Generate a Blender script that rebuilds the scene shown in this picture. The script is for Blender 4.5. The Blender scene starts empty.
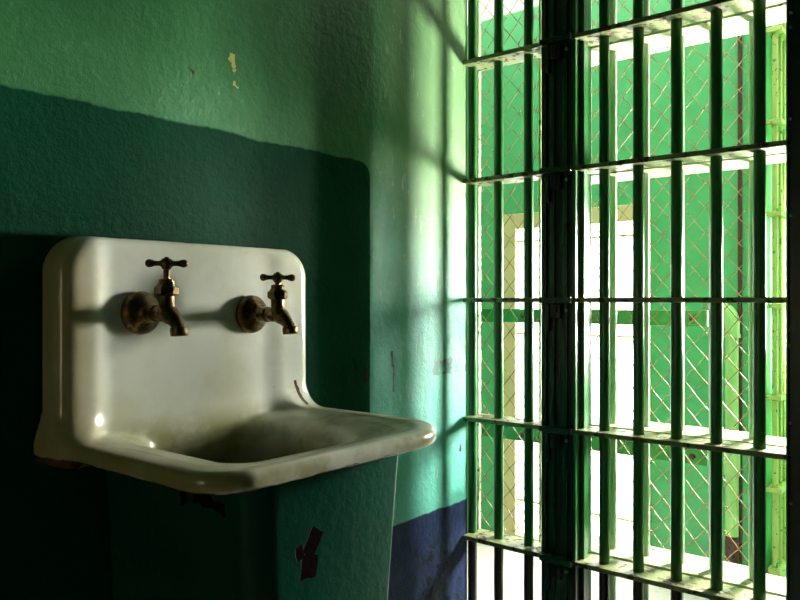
import bpy, bmesh, math, random
import numpy as np
from mathutils import Vector, Matrix
random.seed(4)
sc = bpy.context.scene
COL = sc.collection
H = 1.03            # eye height
CY = -1.10          # camera distance in front of the sink wall
def R(a): return math.radians(a)
AX = R(39.1)
def Yat(px, X):     # measured bar spacings turned into metres along the grille
    return CY + X * math.tan(AX - math.atan((px - 400) / 750.0))

# ------------------------------------------------------------------ materials
class NT:
    def __init__(s, name):
        s.m = bpy.data.materials.new(name); s.m.use_nodes = True
        s.t = s.m.node_tree; s.b = s.t.nodes['Principled BSDF']
        s.tc = s.t.nodes.new('ShaderNodeTexCoord'); s.co = s.tc.outputs['Object']
    def lk(s, a, b): s.t.links.new(a, b)
    def val(s, sock, v):
        if isinstance(v, bpy.types.NodeSocket): s.lk(v, sock)
        else: sock.default_value = v
    def math(s, op, a, b=0.0, c=0.0, clamp=False):
        n = s.t.nodes.new('ShaderNodeMath'); n.operation = op; n.use_clamp = clamp
        for i, v in enumerate((a, b, c)): s.val(n.inputs[i], v)
        return n.outputs[0]
    def noise(s, scale, detail=4, rough=.55, vec=None, stretch=None, dist=0):
        n = s.t.nodes.new('ShaderNodeTexNoise'); n.inputs['Scale'].default_value = scale
        n.inputs['Detail'].default_value = detail; n.inputs['Roughness'].default_value = rough
        n.inputs['Distortion'].default_value = dist
        v = vec or s.co
        if stretch:
            m = s.t.nodes.new('ShaderNodeMapping'); m.inputs['Scale'].default_value = stretch
            s.lk(v, m.inputs[0]); v = m.outputs[0]
        s.lk(v, n.inputs['Vector']); return n.outputs['Fac']
    def step(s, v, a, b):      # 0 below a, 1 above b
        n = s.t.nodes.new('ShaderNodeMapRange'); n.interpolation_type = 'SMOOTHSTEP'
        s.val(n.inputs[0], v); n.inputs[1].default_value = a; n.inputs[2].default_value = b
        return n.outputs[0]
    def mix(s, f, a, b):
        n = s.t.nodes.new('ShaderNodeMix'); n.data_type = 'RGBA'
        s.val(n.inputs[0], f)
        for k, v in ((6, a), (7, b)):
            if isinstance(v, tuple): n.inputs[k].default_value = (*v, 1)
            else: s.lk(v, n.inputs[k])
        return n.outputs[2]
    def xyz(s):
        n = s.t.nodes.new('ShaderNodeSeparateXYZ'); s.lk(s.co, n.inputs[0]); return n.outputs
    def bump(s, h, strength, dist):
        n = s.t.nodes.new('ShaderNodeBump'); n.inputs['Strength'].default_value = strength
        n.inputs['Distance'].default_value = dist; s.lk(h, n.inputs['Height'])
        s.lk(n.outputs[0], s.b.inputs['Normal'])
    def done(s, col=None, rough=None, metal=None, spec=None):
        if col is not None: s.val(s.b.inputs['Base Color'], (*col, 1) if isinstance(col, tuple) else col)
        if rough is not None: s.val(s.b.inputs['Roughness'], rough)
        if metal is not None: s.val(s.b.inputs['Metallic'], metal)
        if spec is not None: s.val(s.b.inputs['Specular IOR Level'], spec)
        return s.m

def mul(c, k): return tuple(x * k for x in c)
def paint(name, base, rough=.4, chip=(.05, .03, .02), amount=.68, scale=40, bump=.3, var=.25, bscale=60, bare=None):
    n = NT(name)
    v = n.noise(6, 3); col = n.mix(v, mul(base, 1 - var), mul(base, 1 + var))
    if bare:      # paint gone down to black iron below this height
        col = n.mix(n.step(n.xyz()[2], bare - .012, bare + .004), (.012, .009, .007), col)
    c = n.step(n.noise(scale, 5, .65), amount, amount + .03)
    col = n.mix(c, col, chip)
    r = n.math('MULTIPLY_ADD', c, .45, rough)
    h = n.math('SUBTRACT', n.noise(bscale, 4), n.math('MULTIPLY', c, .6))
    n.bump(h, bump, .002)
    return n.done(col, r)

def rectmask(n, a, b, cx, cy, hx, hy, ang, wob, ws=.01):
    ca, sa = math.cos(R(ang)), math.sin(R(ang))
    u = n.math('SUBTRACT', a, cx); v = n.math('SUBTRACT', b, cy)
    p = n.math('ADD', n.math('MULTIPLY', u, ca), n.math('MULTIPLY', v, sa))
    q = n.math('SUBTRACT', n.math('MULTIPLY', v, ca), n.math('MULTIPLY', u, sa))
    d = n.math('MAXIMUM', n.math('SUBTRACT', n.math('ABSOLUTE', p), hx), n.math('SUBTRACT', n.math('ABSOLUTE', q), hy))
    d = n.math('ADD', d, n.math('MULTIPLY', wob, ws))
    return n.math('SUBTRACT', 1, n.step(d, -.0006, .0006))

def wall_paint():
    n = NT('cell wall paint'); x, y, z = n.xyz()
    wob = n.math('SUBTRACT', n.noise(9, 4), .5); fine = n.math('SUBTRACT', n.noise(60, 3), .5)
    zz = n.math('ADD', z, n.math('MULTIPLY_ADD', wob, .02, n.math('MULTIPLY', fine, .006)))
    xx = n.math('ADD', x, n.math('MULTIPLY_ADD', wob, .006, n.math('MULTIPLY', fine, .004)))
    big = n.noise(3.0, 4, .6)
    green = n.mix(big, (.012, .135, .036), (.042, .235, .075))
    teal = n.mix(big, (.025, .26, .19), (.075, .42, .33))
    worn = n.math('MULTIPLY', n.step(n.math('ADD', x, n.math('MULTIPLY', n.math('SUBTRACT', n.noise(5, 6, .7, stretch=(1, 1, .4)), .5), .35)), 1.22, 1.50), .5)  # grazing light near the bars, painted in as paler wall colour
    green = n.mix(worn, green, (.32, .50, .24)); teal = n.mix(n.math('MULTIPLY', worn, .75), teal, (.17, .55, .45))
    low = n.math('ADD', z, n.math('MULTIPLY', n.math('SUBTRACT', n.noise(2.5, 5, .7), .5), .5))
    col = n.mix(n.step(low, H - .06, H + .32), teal, green)
    # flaking streaks, pale under-coat; near the bars they also paint in brightness
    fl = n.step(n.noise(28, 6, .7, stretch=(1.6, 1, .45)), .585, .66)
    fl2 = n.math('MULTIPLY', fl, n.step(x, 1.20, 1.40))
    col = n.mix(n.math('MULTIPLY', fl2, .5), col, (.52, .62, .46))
    # dark rectangle round the sink
    r = .035
    zt = H + .303
    qx = n.math('SUBTRACT', xx, 1.248 - r); qz = n.math('SUBTRACT', zz, zt - r)
    px = n.math('MAXIMUM', qx, 0); pz = n.math('MAXIMUM', qz, 0)
    ln = n.math('SQRT', n.math('ADD', n.math('MULTIPLY', px, px), n.math('MULTIPLY', pz, pz)))
    d = n.math('ADD', ln, n.math('MINIMUM', n.math('MAXIMUM', qx, qz), 0))
    dark = n.math('SUBTRACT', 1, n.step(d, r - .002, r + .003))
    dk = n.mix(n.noise(5, 4), (.001, .030, .014), (.003, .072, .036))
    col = n.mix(dark, col, dk)
    navy = n.math('SUBTRACT', 1, n.step(zz, H - .522, H - .517))
    nv = n.mix(n.noise(14, 5, .7), (.006, .012, .042), (.030, .044, .105))
    col = n.mix(navy, col, nv)
    # chips down to dark and rusty plaster
    cm = n.step(n.noise(34, 5, .7, stretch=(1.4, 1, .6)), .70, .72)
    cm2 = n.math('MULTIPLY', n.step(n.noise(22, 5, .7), .525, .55), n.math('SUBTRACT', 1, n.step(z, H - .64, H - .56)))
    cm = n.math('MAXIMUM', cm, n.math('MULTIPLY', cm2, n.step(x, 1.36, 1.42)))
    col = n.mix(cm, col, (.012, .018, .016))
    # yellowish spots
    ys = n.step(n.noise(15, 5, .7, stretch=(1, 1, .5)), .715, .75)
    col = n.mix(n.math('MULTIPLY', ys, .7), col, (.45, .42, .12))
    rough = n.math('MULTIPLY_ADD', n.noise(12, 3), .3, .30)
    wv = n.math('SUBTRACT', n.noise(40, 4), .5)
    scuff = rectmask(n, x, z, 1.555, H - .167, .08, .019, 0, wv, .03)
    col = n.mix(n.math('MULTIPLY', scuff, n.step(n.noise(50, 5, .7), .40, .55)), col, (.05, .16, .14))
    spots = None
    for (sx, sz, hx, hz, an) in ((1.325, H - .135, .004, .018, 8), (1.33, H - .18, .002, .03, 0), (1.231, H - .165, .006, .016, 0), (1.20, H - .14, .003, .010, 0), (.779, H + .40, .008, .003, -40), (1.60, H - .38, .004, .009, -10)):
        k = rectmask(n, x, z, sx, sz, hx, hz, an, wv, .016)
        spots = k if spots is None else n.math('MAXIMUM', spots, k)
    col = n.mix(spots, col, (.025, .018, .015))
    yk = rectmask(n, x, z, .872, H + .42, .004, .028, 4, wv, .05)
    col = n.mix(yk, col, (.50, .50, .14))
    h = n.math('ADD', n.math('MULTIPLY', n.noise(14, 3), 1.5), n.math('MULTIPLY', n.noise(75, 6, .68), 1.0))
    h = n.math('ADD', h, n.math('MULTIPLY', n.noise(30, 4, .6), .9))
    h = n.math('SUBTRACT', h, n.math('MULTIPLY', cm, .6)); h = n.math('ADD', h, n.math('MULTIPLY', fl2, .35))
    h = n.math('ADD', h, n.math('MULTIPLY', dark, .25))
    n.bump(h, .45, .006)
    return n.done(col, rough, spec=n.math('SUBTRACT', .30, n.math('MULTIPLY', n.math('MAXIMUM', dark, navy), .265)))

def pedestal_paint():
    n = NT('dark green chipped enamel'); x, y, z = n.xyz()
    w = n.math('SUBTRACT', n.noise(45, 4, .6), .5)
    col = n.mix(n.noise(7, 4), (.001, .038, .023), (.002, .072, .042))
    m = rectmask(n, x, z, .728, H - .335, .0125, .019, -32, w)
    m = n.math('MAXIMUM', m, rectmask(n, x, z, .722, H - .367, .015, .017, -8, w, .014))
    m = n.math('MAXIMUM', m, rectmask(n, x, z, .703, H - .343, .006, .010, 20, w))
    m = n.math('MULTIPLY', m, n.math('LESS_THAN', y, -.25))
    side = n.math('LESS_THAN', x, .66)
    s = rectmask(n, y, z, -.262, H - .272, .034, .008, 6, w, .03)
    s = n.math('MAXIMUM', s, rectmask(n, y, z, -.205, H - .27, .008, .018, 0, w, .03))
    m = n.math('MAXIMUM', m, n.math('MULTIPLY', s, side))
    chips = n.step(n.noise(30, 5, .7, stretch=(1.2, 1.2, .5)), .685, .70)
    col = n.mix(chips, col, (.003, .025, .02))
    col = n.mix(m, col, (.013, .007, .008))
    h = n.math('ADD', n.noise(60, 5, .6), n.math('MULTIPLY', n.noise(11, 3), 1.2))
    h = n.math('SUBTRACT', h, n.math('MULTIPLY', m, .5)); h = n.math('SUBTRACT', h, n.math('MULTIPLY', chips, .5))
    n.bump(h, .4, .004)
    return n.done(col, n.math('MULTIPLY_ADD', m, .5, .28), spec=n.math('MULTIPLY', n.math('SUBTRACT', 1, m), .2))

def enamel():
    n = NT('stained white enamel'); x, y, z = n.xyz()
    g = n.noise(7, 5, .6)
    col = n.mix(n.step(g, .38, .66), (.78, .81, .73), (.68, .69, .54))
    # grime band on the rim and the rolled edges
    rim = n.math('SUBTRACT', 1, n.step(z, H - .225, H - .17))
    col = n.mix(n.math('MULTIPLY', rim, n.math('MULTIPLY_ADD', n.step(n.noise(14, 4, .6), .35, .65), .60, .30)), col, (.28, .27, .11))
    bowl = n.math('MULTIPLY', n.math('SUBTRACT', 1, n.step(z, H - .28, H - .21)), n.math('GREATER_THAN', y, -.39))  # shade inside the basin, painted into the enamel colour
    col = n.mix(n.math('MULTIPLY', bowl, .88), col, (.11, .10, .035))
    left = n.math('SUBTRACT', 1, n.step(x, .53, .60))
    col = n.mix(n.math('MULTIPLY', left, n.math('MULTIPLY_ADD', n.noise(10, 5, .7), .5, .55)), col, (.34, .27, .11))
    top = n.step(n.math('ADD', z, n.math('MULTIPLY', n.noise(30, 4), .004)), H + .0955, H + .0975)
    col = n.mix(top, col, (.07, .03, .02))
    w = n.math('SUBTRACT', n.noise(30, 4), .5)
    # rust trail at the right end of the splashback
    st = rectmask(n, n.math('MULTIPLY_ADD', w, .01, x), z, .972, H - .172, .0030, .022, 14, w, .006)
    st2 = rectmask(n, n.math('MULTIPLY_ADD', w, .01, x), z, .975, H - .205, .003, .03, 0, w, .01)
    col = n.mix(n.math('MULTIPLY', st2, .4), col, (.25, .13, .05))
    col = n.mix(st, col, (.10, .035, .015))
    # worn lower edge of the rim
    wz = n.math('ADD', z, n.math('MULTIPLY', w, .012))
    outs = n.math('MAXIMUM', n.math('LESS_THAN', y, -.395), n.math('LESS_THAN', x, .54))
    edge = n.math('MULTIPLY', n.math('SUBTRACT', 1, n.step(wz, H - .2255, H - .2225)), outs)
    col = n.mix(edge, col, (.10, .045, .02))
    dots = n.step(n.noise(60, 2, .5), .79, .80)
    col = n.mix(dots, col, (.03, .02, .01))
    tan = n.step(n.noise(40, 4, .7), .66, .76)
    col = n.mix(n.math('MULTIPLY', tan, .5), col, (.42, .30, .12))
    n.bump(n.noise(16, 3), .12, .004)
    return n.done(col, n.math('MULTIPLY_ADD', g, .22, .08), spec=.6)

def brass(name='aged brass'):
    n = NT(name)
    g = n.step(n.noise(38, 5, .65), .35, .7)
    col = n.mix(g, (.17, .105, .04), (.035, .022, .012))
    n.bump(n.noise(90, 4), .18, .002)
    return n.done(col, n.math('MULTIPLY_ADD', g, .25, .25), metal=.9)

def emit(name, col, s):
    n = NT(name); n.b.inputs['Emission Color'].default_value = (*col, 1)
    n.b.inputs['Emission Strength'].default_value = s
    return n.done((.8, .8, .8), .3)

def far_paint():
    n = NT('corridor wall paint'); x, y, z = n.xyz()
    v = n.noise(4, 4)
    col = n.mix(v, (.065, .33, .12), (.09, .42, .17))
    col = n.mix(n.step(z, H + 1.205, H + 1.215), col, (.85, .87, .78))
    n.bump(n.noise(30, 4), .25, .004)
    return n.done(col, .45)

M = {}
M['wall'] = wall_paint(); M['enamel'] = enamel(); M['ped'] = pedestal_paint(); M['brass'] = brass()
M['far'] = far_paint()
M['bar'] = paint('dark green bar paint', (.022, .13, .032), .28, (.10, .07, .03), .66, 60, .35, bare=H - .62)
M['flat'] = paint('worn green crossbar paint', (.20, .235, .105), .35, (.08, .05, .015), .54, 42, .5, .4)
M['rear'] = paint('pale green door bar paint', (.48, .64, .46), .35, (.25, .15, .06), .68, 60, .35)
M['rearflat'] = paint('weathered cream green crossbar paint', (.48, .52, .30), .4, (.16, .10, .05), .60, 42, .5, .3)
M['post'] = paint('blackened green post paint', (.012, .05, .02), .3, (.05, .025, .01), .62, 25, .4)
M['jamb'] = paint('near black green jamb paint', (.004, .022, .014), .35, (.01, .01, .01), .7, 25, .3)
M['iron'] = paint('black oily iron', (.008, .010, .007), .35, (.05, .03, .02), .6, 50, .4)
M['rivet'] = paint('bare steel rivet', (.45, .42, .33), .35, (.1, .06, .03), .6, 80, .2)
M['wire'] = paint('rusty cream wire', (.27, .18, .08), .5, (.25, .11, .05), .52, 55, .2)
M['lock'] = paint('mid green locking bar paint', (.03, .20, .05), .4, (.10, .05, .02), .70, 45, .4)
M['pipe'] = paint('pale yellow green pipe paint', (.30, .55, .18), .35, (.22, .12, .04), .66, 30, .4)
M['rust'] = paint('brown rusted conduit', (.05, .014, .006), .6, (.03, .01, .01), .55, 60, .5)
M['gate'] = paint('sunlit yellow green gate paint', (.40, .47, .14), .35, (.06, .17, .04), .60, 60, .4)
M['frame'] = paint('cream window frame paint', (.62, .52, .26), .45, (.35, .2, .1), .66, 40, .3)
M['plaster'] = paint('dim green plaster', (.03, .14, .08), .6, (.02, .05, .03), .7, 20, .4)
M['white'] = paint('whitewashed plaster', (.8, .8, .74), .7, (.6, .58, .5), .7, 20, .3)
M['floor'] = paint('pale worn concrete', (.66, .62, .58), .6, (.5, .46, .42), .62, 18, .3)

# ------------------------------------------------------------------ geometry helpers
def link(name, bm, mat, parent=None, smooth=False):
    me = bpy.data.meshes.new(name); bmesh.ops.recalc_face_normals(bm, faces=bm.faces[:])
    bm.to_mesh(me); bm.free(); me.materials.append(mat)
    if smooth:
        me.shade_smooth()
        try: me.set_sharp_from_angle(angle=R(40))
        except Exception: pass
    o = bpy.data.objects.new(name, me); COL.objects.link(o)
    if parent: o.parent = parent
    return o
def empty(name, label, cat, group=None, loc=(0, 0, 0)):
    o = bpy.data.objects.new(name, None); COL.objects.link(o); o.location = loc
    o['label'] = label; o['category'] = cat
    if group: o['group'] = group
    return o
def struct(o, label=None):
    o['kind'] = 'structure'
    if label: o['label'] = label
    return o
def box(bm, x0, x1, y0, y1, z0, z1, bev=0):
    r = bmesh.ops.create_cube(bm, size=1)
    for v in r['verts']:
        v.co = Vector(((x0 + x1) / 2 + v.co.x * (x1 - x0), (y0 + y1) / 2 + v.co.y * (y1 - y0), (z0 + z1) / 2 + v.co.z * (z1 - z0)))
    if bev:
        es = list({e for v in r['verts'] for e in v.link_edges})
        bmesh.ops.bevel(bm, geom=es, offset=bev, segments=2, affect='EDGES', profile=.6)
def tube(bm, pts, rad, seg=16, cap=True):
    pts = [Vector(p) for p in pts]
    if not hasattr(rad, '__len__'): rad = [rad] * len(pts)
    t0 = (pts[1] - pts[0]).normalized()
    up = Vector((0, 0, 1)) if abs(t0.z) < .9 else Vector((1, 0, 0))
    n = t0.cross(up).normalized(); rings = []; pt = t0
    for i, p in enumerate(pts):
        t = (pts[min(i + 1, len(pts) - 1)] - pts[max(i - 1, 0)]).normalized()
        n = (pt.rotation_difference(t) @ n).normalized(); pt = t
        b = t.cross(n)
        rings.append([bm.verts.new(p + rad[i] * (math.cos(2 * math.pi * k / seg) * n + math.sin(2 * math.pi * k / seg) * b)) for k in range(seg)])
    for a, c in zip(rings, rings[1:]):
        for k in range(seg):
            bm.faces.new((a[k], a[(k + 1) % seg], c[(k + 1) % seg], c[k]))
    if cap:
        bm.faces.new(rings[0]); bm.faces.new(rings[-1])
def lathe(bm, prof, origin, axis, seg=32):   # prof: (distance along axis, radius)
    a = Vector(axis).normalized(); o = Vector(origin)
    tube_pts = prof; up = Vector((0, 0, 1)) if abs(a.z) < .9 else Vector((1, 0, 0))
    n = a.cross(up).normalized(); b = a.cross(n); rings = []
    for d, r in prof:
        r = max(r, 1e-4)
        rings.append([bm.verts.new(o + a * d + r * (math.cos(2 * math.pi * k / seg) * n + math.sin(2 * math.pi * k / seg) * b)) for k in range(seg)])
    for p, q in zip(rings, rings[1:]):
        for k in range(seg):
            bm.faces.new((p[k], p[(k + 1) % seg], q[(k + 1) % seg], q[k]))
    bm.faces.new(rings[0]); bm.faces.new(rings[-1])
def B(): return bmesh.new()

# ------------------------------------------------------------------ room shell
XW = 1.635      # where the cell wall ends, at the bars
XB = 1.65      # centre line of the front bars
XF = 2.75      # far corridor wall
CEIL = 2.75
YB = -2.75
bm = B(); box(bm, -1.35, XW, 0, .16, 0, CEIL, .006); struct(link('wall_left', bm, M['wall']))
bm = B(); box(bm, -1.5, -1.35, -2.3, .16, 0, CEIL); struct(link('wall_rear', bm, M['plaster']))
bm = B(); box(bm, -1.35, 1.60, -2.3, -2.15, 0, CEIL); struct(link('wall_right', bm, M['plaster']))
bm = B(); box(bm, 1.60, 1.72, YB, -1.0, 0, CEIL); struct(link('wall_front', bm, M['plaster']))
bm = B(); box(bm, 1.55, XW, .16, 1.95, 0, CEIL); struct(link('wall_front', bm, M['plaster']))
bm = B(); box(bm, 1.60, 1.72, -1.0, .16, 2.605, CEIL); struct(link('trim_1', bm, M['plaster']))
bm = B(); box(bm, -1.5, 3.6, YB - .15, 2.1, -.1, 0); struct(link('floor', bm, M['floor']))
bm = B(); box(bm, -1.5, 1.60, -2.3, .16, CEIL, CEIL + .1); struct(link('ceiling', bm, M['plaster']))
bm = B(); box(bm, 1.60, 3.6, YB - .15, 2.1, CEIL, CEIL + .1); struct(link('ceiling', bm, M['white']))
# far corridor wall with the tall window; it turns back at its right end
W0, W1 = -1.10 + 1.035, -1.10 + 1.665
WT = H + .36
YR = Yat(757, XF)
bm = B()
box(bm, XF, 3.42, W1, 1.95, 0, CEIL)
box(bm, XF, 3.42, YR, W0, 0, CEIL)
box(bm, XF, 3.42, W0, W1, WT, CEIL)
struct(link('wall_far', bm, M['far']))
bm = B(); box(bm, XW, XF, 1.95, 2.1, 0, CEIL); struct(link('wall_corridor_end', bm, M['white']))
bm = B(); box(bm, 1.60, 3.5, YB - .15, YB, 0, CEIL); struct(link('wall_corridor_right', bm, M['white']))
# recess back wall, and the pier with the second window right of it
bm = B(); box(bm, 3.42, 3.55, YB, YR + .2, 0, CEIL); struct(link('wall_recess', bm, M['far']))
Q0, Q1, QZ0, QZ1 = -1.02, -.66, H - .17, H + .25
bm = B()
box(bm, 2.70, 2.82, YB, Q0, 0, CEIL); box(bm, 2.70, 2.82, Q1, Q1 + .03, 0, CEIL)
box(bm, 2.70, 2.82, Q0, Q1, 0, QZ0); box(bm, 2.70, 2.82, Q0, Q1, QZ1, CEIL)
struct(link('wall_pier', bm, M['far']))

def window(name, X, y0, y1, z0, z1, fw, fb, mz, my, mat, label, ft=None):
    ft = ft or fw
    bm = B()
    box(bm, X, X + .06, y0, y0 + fw, z0, z1, .003); box(bm, X, X + .06, y1 - fw, y1, z0, z1, .003)
    box(bm, X, X + .06, y0 + fw, y1 - fw, z1 - ft, z1, .003); box(bm, X, X + .06, y0 + fw, y1 - fw, z0, z0 + fb, .003)
    root = struct(link(name, bm, M['frame']), label)
    for z in mz:
        bm = B(); box(bm, X + .012, X + .03, y0 + fw, y1 - fw, z - .004, z + .004); link('muntin', bm, M['frame'], root)
    for y in my:
        bm = B(); box(bm, X + .012, X + .03, y - .006, y + .006, z0 + fb, z1 - ft); link('muntin', bm, M['frame'], root)
    bm = B(); box(bm, X + .034, X + .040, y0 + fw, y1 - fw, z0 + fb, z1 - ft); link('pane', bm, mat, root)
    return root
M['pane1'] = emit('daylit frosted glass', (1, .99, .93), 7)
M['gate_fill'] = emit('recess fill glow', (1, .98, .85), 14)
M['pane2'] = emit('sun struck window glass', (1, .97, .86), 620)
window('window_1', XF - .015, W0, W1, 0.0, WT, .062, .05, (H + .245, H - .14, H - .835), (), M['pane1'],
       'tall bright window with cream frame low in the green corridor wall')
window('window_2', 2.69, Q0, Q1, QZ0, QZ1, .04, .04, (), (), M['pane2'],
       'bright window in the green pier beyond the jamb')

window('recess_fill', 3.36, -1.75, -1.15, .55, 2.0, .05, .05, (1.0, 1.5), (-1.45,), M['gate_fill'],  # glowing panel added out of view to light the gate
       'added unseen window that throws light on the gate in the recess')
# ------------------------------------------------------------------ bars
ROW = .3075
rows = [H + k * ROW for k in (5, 4, 3, 2, 1, 0, -1, -2, -3)]
rows = [z for z in rows if z < 2.59]
FX0, FX1 = 1.611, 1.690
YJ = Yat(787, 1.611)          # jamb edge
g = empty('cell_grille', 'dark green barred cell front of round bars and flat crossbars beside the sink wall', 'bars')
for z in rows:
    bm = B(); box(bm, FX0, FX1, YJ - .06, -.0005, z - .0055, z + .0055, .0015); link('crossbar', bm, M['flat'], g)
barpx = (472.3, 498.7, 528.7, 604.5, 638.5, 676.5, 716.5, 759.5)
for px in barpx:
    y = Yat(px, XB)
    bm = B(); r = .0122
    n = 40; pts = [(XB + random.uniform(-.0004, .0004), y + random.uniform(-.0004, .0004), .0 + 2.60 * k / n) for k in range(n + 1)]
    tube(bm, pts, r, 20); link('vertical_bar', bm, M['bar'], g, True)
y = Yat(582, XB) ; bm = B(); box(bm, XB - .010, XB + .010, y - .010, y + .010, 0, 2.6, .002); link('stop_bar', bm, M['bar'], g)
# left fixed wire mesh with its pale rim
def wires(y0, y1, z0, z1, X, pw, ph, ph0):
    bm = B(); sl = ph / pw
    def clip(c, s):
        P = []
        for yy in (y0, y1):
            z = c + s * sl * (yy - y0)
            P.append((yy, z))
        (a, za), (b, zb) = P
        if max(za, zb) <= z0 or min(za, zb) >= z1: return None
        def cut(ya, za, yb, zb):
            if za < z0: ya += (yb - ya) * (z0 - za) / (zb - za); za = z0
            if za > z1: ya += (yb - ya) * (z1 - za) / (zb - za); za = z1
            return ya, za
        p = cut(a, za, b, zb); q = cut(b, zb, a, za)
        return p, q
    span = sl * (y1 - y0)
    for s in (1, -1):
        c = z0 - span - ph0 if s > 0 else z0 - ph0
        top = z1 + (0 if s > 0 else span)
        while c < top:
            r = clip(c, s)
            if r:
                (ya, za), (yb, zb) = r
                L = math.hypot(yb - ya, zb - za); m = max(2, int(L / .02))
                pts = []
                for k in range(m + 1):
                    t = k / m; yy = ya + (yb - ya) * t; zz = za + (zb - za) * t
                    pts.append((X + s * .0012 * math.cos(math.pi * 2 * (yy - y0) / pw), yy + .0009 * math.sin(zz * 90), zz))
                if L > .004: tube(bm, pts, .0012, 5)
            c += ph
    return bm
MX = 1.700
ym0, ym1 = Yat(542, MX), Yat(479, MX)
link('wire_mesh', wires(ym0, ym1 - .002, rows[-2] + .01, 2.58, MX, .050, .0595, .02), M['wire'], g, True)
for yy in (ym1, ym0 + .003):
    bm = B(); box(bm, MX - .006, MX + .006, yy - .003, yy + .003, rows[-2], 2.60, .001); link('mesh_frame', bm, M['rearflat'], g)

# heavy post between the fixed panel and the sliding door
y0p, y1p = Yat(577.5, 1.625), Yat(547, 1.625)
post = bpy.data.objects.new('steel_post', None); COL.objects.link(post); post.parent = g; post['label'] = 'heavy blackened green steel post'
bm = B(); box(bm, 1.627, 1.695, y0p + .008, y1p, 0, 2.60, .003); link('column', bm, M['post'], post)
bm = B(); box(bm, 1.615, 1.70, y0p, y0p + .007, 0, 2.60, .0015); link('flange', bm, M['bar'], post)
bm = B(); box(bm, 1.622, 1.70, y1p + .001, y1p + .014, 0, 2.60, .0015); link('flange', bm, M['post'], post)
bm = B(); box(bm, 1.619, 1.6265, y0p + .024, y0p + .034, 0, 2.60, .0015); box(bm, 1.619, 1.6265, y1p - .022, y1p - .012, 0, 2.60, .0015); link('rib', bm, M['post'], post)
for z in rows[1:-1]:
    bm = B(); ymid = (y0p + y1p) / 2
    box(bm, 1.600, 1.6105, y0p + .006, y1p + .008, z - .007, z + .007, .0015)      # strap over the crossbar
    fit = link('strap', bm, M['post'], post)
    bm = B(); box(bm, 1.605, 1.6185, ymid - .004, ymid + .022, z - .045, z - .009, .003)
    box(bm, 1.603, 1.6185, ymid + .024, ymid + .031, z - .075, z - .01, .002)
    tube(bm, [(1.600, ymid + .008, z - .022), (1.617, ymid + .008, z - .022)], .006, 10)
    link('lock_fitting', bm, M['iron'], post)
    bm = B(); lathe(bm, [(0, .004), (.004, .0045), (.007, .002)], (1.6185, ymid - .016, z - .024), (-1, 0, 0), 12)
    link('bolt', bm, M['rivet'], post)

# door jamb at the right
jamb = empty('door_jamb', 'near black steel door jamb with rivets at the right edge', 'door jamb')
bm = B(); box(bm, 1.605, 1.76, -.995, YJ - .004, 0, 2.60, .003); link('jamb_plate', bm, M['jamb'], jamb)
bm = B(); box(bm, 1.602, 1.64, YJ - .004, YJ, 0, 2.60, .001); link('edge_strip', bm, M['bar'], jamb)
for py in (18, 32, 122, 217, 330, 345, 421, 500):
    z = H + (300 - py) / 750 * 1.478
    bm = B(); lathe(bm, [(0, .0032), (.002, .0032), (.0035, .001)], (1.605, YJ - .0075 + random.uniform(-.001, .001), z), (-1, 0, 0), 10)
    link('rivet', bm, M['rivet'], jamb, True)

# sliding door grille behind
door = empty('sliding_cell_door', 'pale green sliding barred door with diamond wire mesh behind the front bars', 'cell door')
DX = 1.76
dl, dr = Yat(584, DX) + .02, Yat(756, DX) - .004
for z in rows:
    bm = B(); box(bm, 1.705, 1.812, YJ - .05, dl, z - .0055, z + .0055, .0015); link('crossbar', bm, M['rearflat'], door)
for px in (587, 612.5, 645, 679.5, 714, 754):
    y = Yat(px, DX); bm = B()
    tube(bm, [(DX, y, .02 + 2.56 * k / 24) for k in range(25)], .0105, 16); link('vertical_bar', bm, M['rear'], door, True)
MX2 = 1.826
link('wire_mesh', wires(Yat(753, MX2), Yat(584, MX2), rows[-2] + .008, 2.57, MX2, .050, .0585, .045), M['wire'], door, True)
for z in rows[1:-1]:
    bm = B(); box(bm, 1.8125, 1.834, Yat(755, MX2), Yat(583, MX2), z - .006, z + .006, .001); link('mesh_frame', bm, M['rearflat'], door)

# locking bars: flat steel bars behind the mesh
LX = 1.892
ye = Yat(708, LX)
for zc, lab in ((H - .045, 'green flat locking bar at eye height behind the mesh'),
                (H - .385, 'lower green flat locking bar near the fourth crossbar')):
    bm = B(); box(bm, LX - .004, LX + .004, ye, .15, zc - .0195, zc + .0195, .002)
    lb = link('locking_bar', bm, M['lock'], None); lb['label'] = lab; lb['category'] = 'locking bar'; lb['group'] = 'locking bars across the cell front'
    for py in (ye + .035, -.35, -.02):
        bm = B(); lathe(bm, [(0, .007), (.004, .007), (.006, .003)], (LX - .006, py, zc), (-1, 0, 0), 12); link('bolt', bm, M['rust'], lb, True)
    for py in (.12,):
        bm = B(); box(bm, 1.835 if py < 0 else 1.70, LX - .006, py - .003, py + .003, zc - .024, zc + .016, .001); link('bracket', bm, M['lock'], lb)

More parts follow.
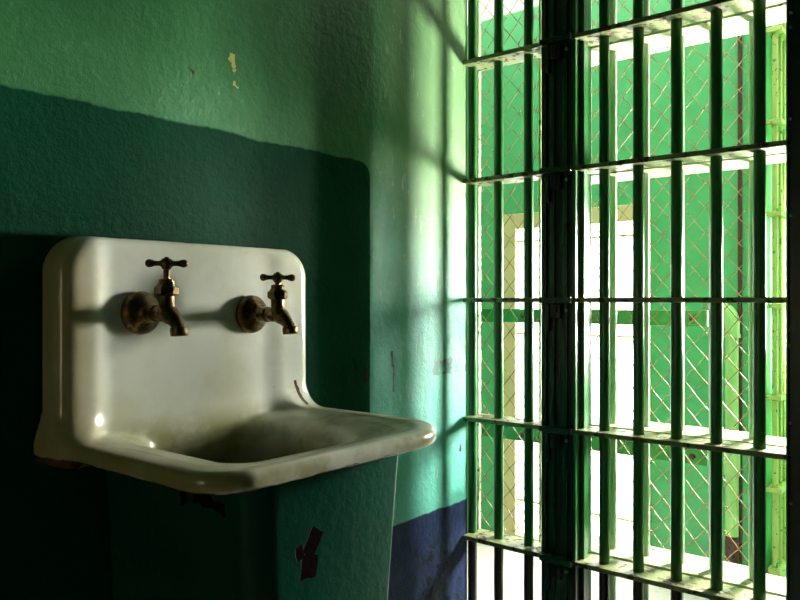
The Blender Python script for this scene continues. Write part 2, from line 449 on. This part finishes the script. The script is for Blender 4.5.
# drain pipe on the far wall
PX = XF - .045
yp = Yat(732, PX)
pipe = empty('drain_pipe', 'pale green vertical drain pipe with couplings on the corridor wall', 'pipe', loc=(0, 0, 0))
bm = B(); tube(bm, [(PX, yp, 0), (PX, yp, H - .08)], .021, 24)
link('pipe', bm, M['pipe'], pipe, True)
bm = B()
arc = [(PX + .012 * t, yp + (.05 - .05 * math.cos(t)) * .9, H - .08 + .05 * math.sin(t)) for t in [k * math.pi / 16 for k in range(9)]]
tube(bm, [(PX, yp, H - .125)] + arc, .0245, 24); lathe(bm, [(0, .027), (.012, .027)], (PX, yp, H - .128), (0, 0, 1), 24)
link('elbow', bm, M['pipe'], pipe, True)
bm = B(); lathe(bm, [(0, .0235), (.004, .026), (.125, .026), (.129, .0235)], (PX, yp, H - .60), (0, 0, 1), 24); link('coupling', bm, M['pipe'], pipe, True)
bm = B(); lathe(bm, [(0, .0225), (.11, .0222), (.125, .0215)], (PX, yp, 0.10), (0, 0, 1), 24); c = link('rusted_foot', bm, M['rust'], pipe, True); c['label'] = 'rust brown foot of the pipe'
# brown conduit
cx = XF - .012; cy = Yat(740, cx)
bm = B(); tube(bm, [(cx, cy, 0), (cx, cy, 2.22)], .0075, 12)
o = link('conduit', bm, M['rust'], None, True); o['label'] = 'thin brown rusted conduit running up the green corridor wall'; o['category'] = 'conduit'
# folded gate in the recess
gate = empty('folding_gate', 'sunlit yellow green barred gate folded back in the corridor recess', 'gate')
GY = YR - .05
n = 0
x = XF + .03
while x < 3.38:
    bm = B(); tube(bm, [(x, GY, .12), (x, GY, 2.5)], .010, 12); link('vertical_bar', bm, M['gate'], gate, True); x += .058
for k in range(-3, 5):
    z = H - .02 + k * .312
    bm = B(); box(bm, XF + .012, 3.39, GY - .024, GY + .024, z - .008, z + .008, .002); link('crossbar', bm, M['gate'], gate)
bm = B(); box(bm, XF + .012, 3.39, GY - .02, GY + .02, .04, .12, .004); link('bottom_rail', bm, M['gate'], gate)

# ------------------------------------------------------------------ sink by signed distance field
def smin(a, b, k):
    h = np.clip(.5 + .5 * (b - a) / k, 0, 1); return b * (1 - h) + a * h - k * h * (1 - h)
def smax(a, b, k): return -smin(-a, -b, k)
def rb2(x, y, cx, cy, hx, hy, r):
    qx = np.abs(x - cx) - hx + r; qy = np.abs(y - cy) - hy + r
    return np.minimum(np.maximum(qx, qy), 0) + np.hypot(np.maximum(qx, 0), np.maximum(qy, 0)) - r
def ext(d2, dz, r):
    a, b = d2 + r, dz + r
    return np.minimum(np.maximum(a, b), 0) + np.hypot(np.maximum(a, 0), np.maximum(b, 0)) - r
SX0, SX1 = .520, 1.010
def sink_sdf(x, y, z):
    xc, hx = (SX0 + SX1) / 2, (SX1 - SX0) / 2
    zt, zb = .0965, -.36
    spl = ext(rb2(x, z, xc, (zt + zb) / 2, hx, (zt - zb) / 2, .057), np.abs(y) - .060, .026)
    spl = np.maximum(spl, -.2275 - z)
    rim = ext(rb2(x, y, xc, 0, hx, .412, np.where(x < xc, .065, .11)), np.abs(z + .214) - .0140, .0125)
    body = smin(spl, rim, .05)
    def cav(zz, e):
        d = np.clip(-.201 - zz, 0, 1)
        ins = .080 * (1 - np.exp(-d / .0105)) + .16 * d
        hh = hx - .036 - ins + e
        yf = -.380 + ins * .72 - e; yb = -.054 + e
        return rb2(x, y, xc, (yf + yb) / 2, hh, (yb - yf) / 2, np.where(x < xc, .05, .085))
    cavity = smax(cav(z, 0), -.335 - z, .05)
    shell = np.maximum(smax(cav(z + .012, .007), -.350 - z, .05), z + .214)
    rim_in = rb2(x, y, xc, 0, hx - .01, .40, .08)
    shell = np.maximum(np.where(z > -.2275, np.minimum(shell, np.maximum(rim_in, z + .214)), shell), -9)
    body = np.minimum(body, shell)
    body = smax(body, -cavity, .010)
    return np.maximum(body, y + .0015)
def surface_nets(f, lo, hi, h):
    ax = [np.arange(lo[i], hi[i] + h, h) for i in range(3)]
    X, Y, Z = np.meshgrid(*ax, indexing='ij'); V = f(X, Y, Z)
    nx, ny, nz = V.shape; ins = V < 0
    cnt = np.zeros((nx - 1, ny - 1, nz - 1)); pos = np.zeros((nx - 1, ny - 1, nz - 1, 3))
    def sl(i, j, k): return (slice(i, nx - 1 + i), slice(j, ny - 1 + j), slice(k, nz - 1 + k))
    cor = [(i, j, k) for i in (0, 1) for j in (0, 1) for k in (0, 1)]
    for a in cor:
        for d in range(3):
            if a[d] == 0:
                b = list(a); b[d] = 1; b = tuple(b)
                va, vb = V[sl(*a)], V[sl(*b)]; m = (va < 0) != (vb < 0)
                t = np.where(m, va / np.where(m, va - vb, 1), 0)
                for q in range(3):
                    pos[..., q] += np.where(m, a[q] + (t if q == d else 0), 0)
                cnt += m
    act = cnt > 0; idx = -np.ones(act.shape, int); idx[act] = np.arange(act.sum())
    ii = np.argwhere(act); P = (ii + pos[act] / cnt[act][:, None]) * h + np.array([a[0] for a in ax])
    F = []
    for d in range(3):
        o1, o2 = [(1, 2), (2, 0), (0, 1)][d]
        s0 = [slice(None)] * 3; s1 = [slice(None)] * 3; s0[d] = slice(0, -1); s1[d] = slice(1, None)
        A, Bv = ins[tuple(s0)], ins[tuple(s1)]
        E = np.argwhere(A != Bv); E = E[(E[:, o1] > 0) & (E[:, o2] > 0) & (E[:, o1] < V.shape[o1] - 1) & (E[:, o2] < V.shape[o2] - 1)]
        fl = A[tuple(E.T)]
        def gi(u, v):
            e = E.copy(); e[:, o1] -= u; e[:, o2] -= v; return idx[tuple(e.T)]
        q = np.stack([gi(1, 1), gi(0, 1), gi(0, 0), gi(1, 0)], 1)
        q[~fl] = q[~fl][:, ::-1]; F.append(q)
    return P, np.concatenate(F)
P, F = surface_nets(sink_sdf, (.505, -.445, -.375), (1.025, .012, .112), .0034)
me = bpy.data.meshes.new('basin')
P[:, 2] += H
me.from_pydata(P.tolist(), [], F.tolist()); me.materials.append(M['enamel']); me.shade_smooth()
sink = empty('sink', 'old white enamel sink with high splashback, two brass taps and dark green pedestal', 'sink', loc=(.765, 0, H - .232))
def under(o, root):       # keep world placement under a root that has a location
    o.parent = root; o.matrix_parent_inverse = Matrix.Translation(root.location).inverted(); return o
basin = bpy.data.objects.new('basin', me); COL.objects.link(basin)
sm = basin.modifiers.new('soften', 'SMOOTH'); sm.iterations = 3; sm.factor = .5
under(basin, sink)

# ------------------------------------------------------------------ taps
def tap(X, rot, lab, dz, dh):
    z0 = H - .020 + dz; F0 = -.0595; yb = -.127
    t = bpy.data.objects.new('tap', None); COL.objects.link(t); t.location = (X, F0, z0)
    bm = B(); lathe(bm, [(-.004, .033), (0, .0335), (.003, .033), (.008, .030), (.013, .0245), (.017, .0175), (.021, .0135), (.026, .0125)], (X, F0, z0), (0, -1, 0), 40)
    body = [link('escutcheon', bm, M['brass'], None, True)]
    bm = B()
    lathe(bm, [(0, .0105), (.018, .0105), (.020, .0135), (.032, .0135), (.034, .011), (.060, .0115)], (X, F0 - .010, z0), (0, -1, 0), 28)
    prof = [((X, yb, z0 + .030), .0115), ((X, yb, z0 + .018), .0115), ((X, yb - .0008, z0 + .008), .0125), ((X, yb - .004, z0 + .001), .0145),
            ((X, yb - .010, z0 - .0035), .0140), ((X, yb - .017, z0 - .0075), .0118), ((X, yb - .0235, z0 - .0125), .0102), ((X, yb - .0285, z0 - .019), .0098), ((X, yb - .0305, z0 - .024), .0098)]
    tube(bm, [p for p, r in prof], [r for p, r in prof], 28)
    lathe(bm, [(-.006, .011), (0, .0165), (.004, .0165), (.010, .010)], (X, yb + .004, z0 - .002), (0, 0, -1), 28)
    body.append(link('spout_body', bm, M['brass'], None, True))
    bm = B(); lathe(bm, [(0, .0105), (.001, .0125), (.004, .013), (.011, .013), (.013, .012), (.0131, .009), (.008, .008)], (X, yb - .0305, z0 - .0195), (0, -.12, -1), 28)
    body.append(link('spout_collar', bm, M['brass'], None, True))
    bm = B(); lathe(bm, [(0, .013), (.003, .0175), (.012, .0178), (.016, .0135), (.020, .0115), (.024, .008)], (X, yb, z0 + .026), (0, 0, 1), 6)
    lathe(bm, [(.012, .0125), (.024, .0115), (.0255, .008)], (X, yb, z0 + .026), (0, 0, 1), 24)
    body.append(link('bonnet_nut', bm, M['brass'], None))
    bm = B(); tube(bm, [(X, yb, z0 + .048), (X, yb, z0 + .072 - dh)], .0047, 16);     body.append(link('stem', bm, M['brass'], None, True))
    bm = B(); d = Vector((math.cos(rot), math.sin(rot), 0)); L = .0305; c = Vector((X, yb, z0 + .0745 - dh))
    ts = [-1, -.97, -.9, -.8, -.7, -.58, -.42, -.3, -.22, -.1, .1, .22, .3, .42, .58, .7, .8, .9, .97, 1]
    rr = [.0015, .004, .0056, .0062, .0056, .0042, .0036, .0042, .0062, .0072, .0072, .0062, .0042, .0036, .0042, .0056, .0062, .0056, .004, .0015]
    tube(bm, [c + d * L * u for u in ts], rr, 20)
    lathe(bm, [(-.0085, .006), (-.006, .0078), (.005, .0078), (.0072, .006), (.0073, .0035), (.0095, .003)], c, (0, 0, 1), 20)
    hd = link('handle', bm, M['brass'], None, True); body.append(hd)
    for o in body:
        o.parent = t; o.matrix_parent_inverse = Matrix.Translation(t.location).inverted()
    t.parent = sink; t.matrix_parent_inverse = Matrix.Translation(sink.location).inverted()
    t['label'] = lab
    return t
tap(.647, R(-38), 'left aged brass tap', 0, 0)
tap(.865, R(-30), 'right aged brass tap', -.005, .011)

# ------------------------------------------------------------------ pedestal skirt
def ring(x0, x1, yf, rl, rr, z, n=8):
    pts = [(x0, -.002, z)]
    for k in range(n + 1):
        a = math.pi + k * math.pi / 2 / n
        pts.append((x0 + rl + rl * math.cos(a), yf + rl + rl * math.sin(a), z))
    for k in range(n + 1):
        a = -math.pi / 2 + k * math.pi / 2 / n
        pts.append((x1 - rr + rr * math.cos(a), yf + rr + rr * math.sin(a), z))
    pts.append((x1, -.002, z)); return pts
bm = B(); ztop = H - .2280
def sec(z, e):
    s = (ztop - z) / ztop
    return ring(.620 + .045 * s + e, .9175 - .055 * s - e, -.3575 + .03 * s + e, .045 - e, .011 - e, z)
outer = []; NZ = 14
for k in range(NZ + 1): outer.append([bm.verts.new(p) for p in sec(ztop * (1 - k / NZ), 0)])
inner = []
for k in range(NZ + 1): inner.append([bm.verts.new(p) for p in sec(ztop * (1 - k / NZ), .005)])
for S in (outer, inner):
    for a, c in zip(S, S[1:]):
        for k in range(len(a) - 1): bm.faces.new((a[k], a[k + 1], c[k + 1], c[k]))
for k in range(len(outer[0]) - 1):
    bm.faces.new((outer[0][k], outer[0][k + 1], inner[0][k + 1], inner[0][k]))
    bm.faces.new((outer[-1][k], outer[-1][k + 1], inner[-1][k + 1], inner[-1][k]))
for k in range(NZ):
    for e in (0, -1): bm.faces.new((outer[k][e], outer[k + 1][e], inner[k + 1][e], inner[k][e]))
o = link('pedestal', bm, M['ped'], None, True); under(o, sink)
o['label'] = 'dark green chipped pedestal tapering down'

# ------------------------------------------------------------------ light
def area(name, loc, rot, sx, sy, e, col):
    l = bpy.data.lights.new(name, 'AREA'); l.shape = 'RECTANGLE'; l.size = sx; l.size_y = sy; l.energy = e; l.color = col
    o = bpy.data.objects.new(name, l); COL.objects.link(o); o.location = loc; o.rotation_euler = rot; return o
area('corridor_fill', (2.55, -.3, CEIL - .02), (0, 0, 0), 1.5, 3.2, 80, (1, .98, .90))  # unseen overhead fill added to brighten the corridor and crossbar undersides
area('cell_rear_fill', (-1.33, -.40, .93), (0, R(-90), 0), .55, .12, 1.7, (1, .80, .46))  # unseen strip light added for the highlight on the sink's rolled edge
w = bpy.data.worlds.new('world'); sc.world = w; w.use_nodes = True
w.node_tree.nodes['Background'].inputs[0].default_value = (.7, .8, 1, 1); w.node_tree.nodes['Background'].inputs[1].default_value = .3

cam = bpy.data.cameras.new('camera'); co = bpy.data.objects.new('camera', cam); COL.objects.link(co)
cam.sensor_width = 36; cam.lens = 33.75; cam.clip_start = .02
co.location = (0, CY, H); co.rotation_euler = (R(90), 0, -(math.pi / 2 - AX))
sc.camera = co
sc.view_settings.view_transform = 'Standard'; sc.view_settings.look = 'None'
sc.view_settings.exposure = 0; sc.view_settings.gamma = 1; sc.view_settings.use_curve_mapping = False
sc.cycles.use_denoising = True; sc.cycles.max_bounces = 8; sc.cycles.diffuse_bounces = 5
sc.cycles.caustics_reflective = False; sc.cycles.sample_clamp_indirect = 6
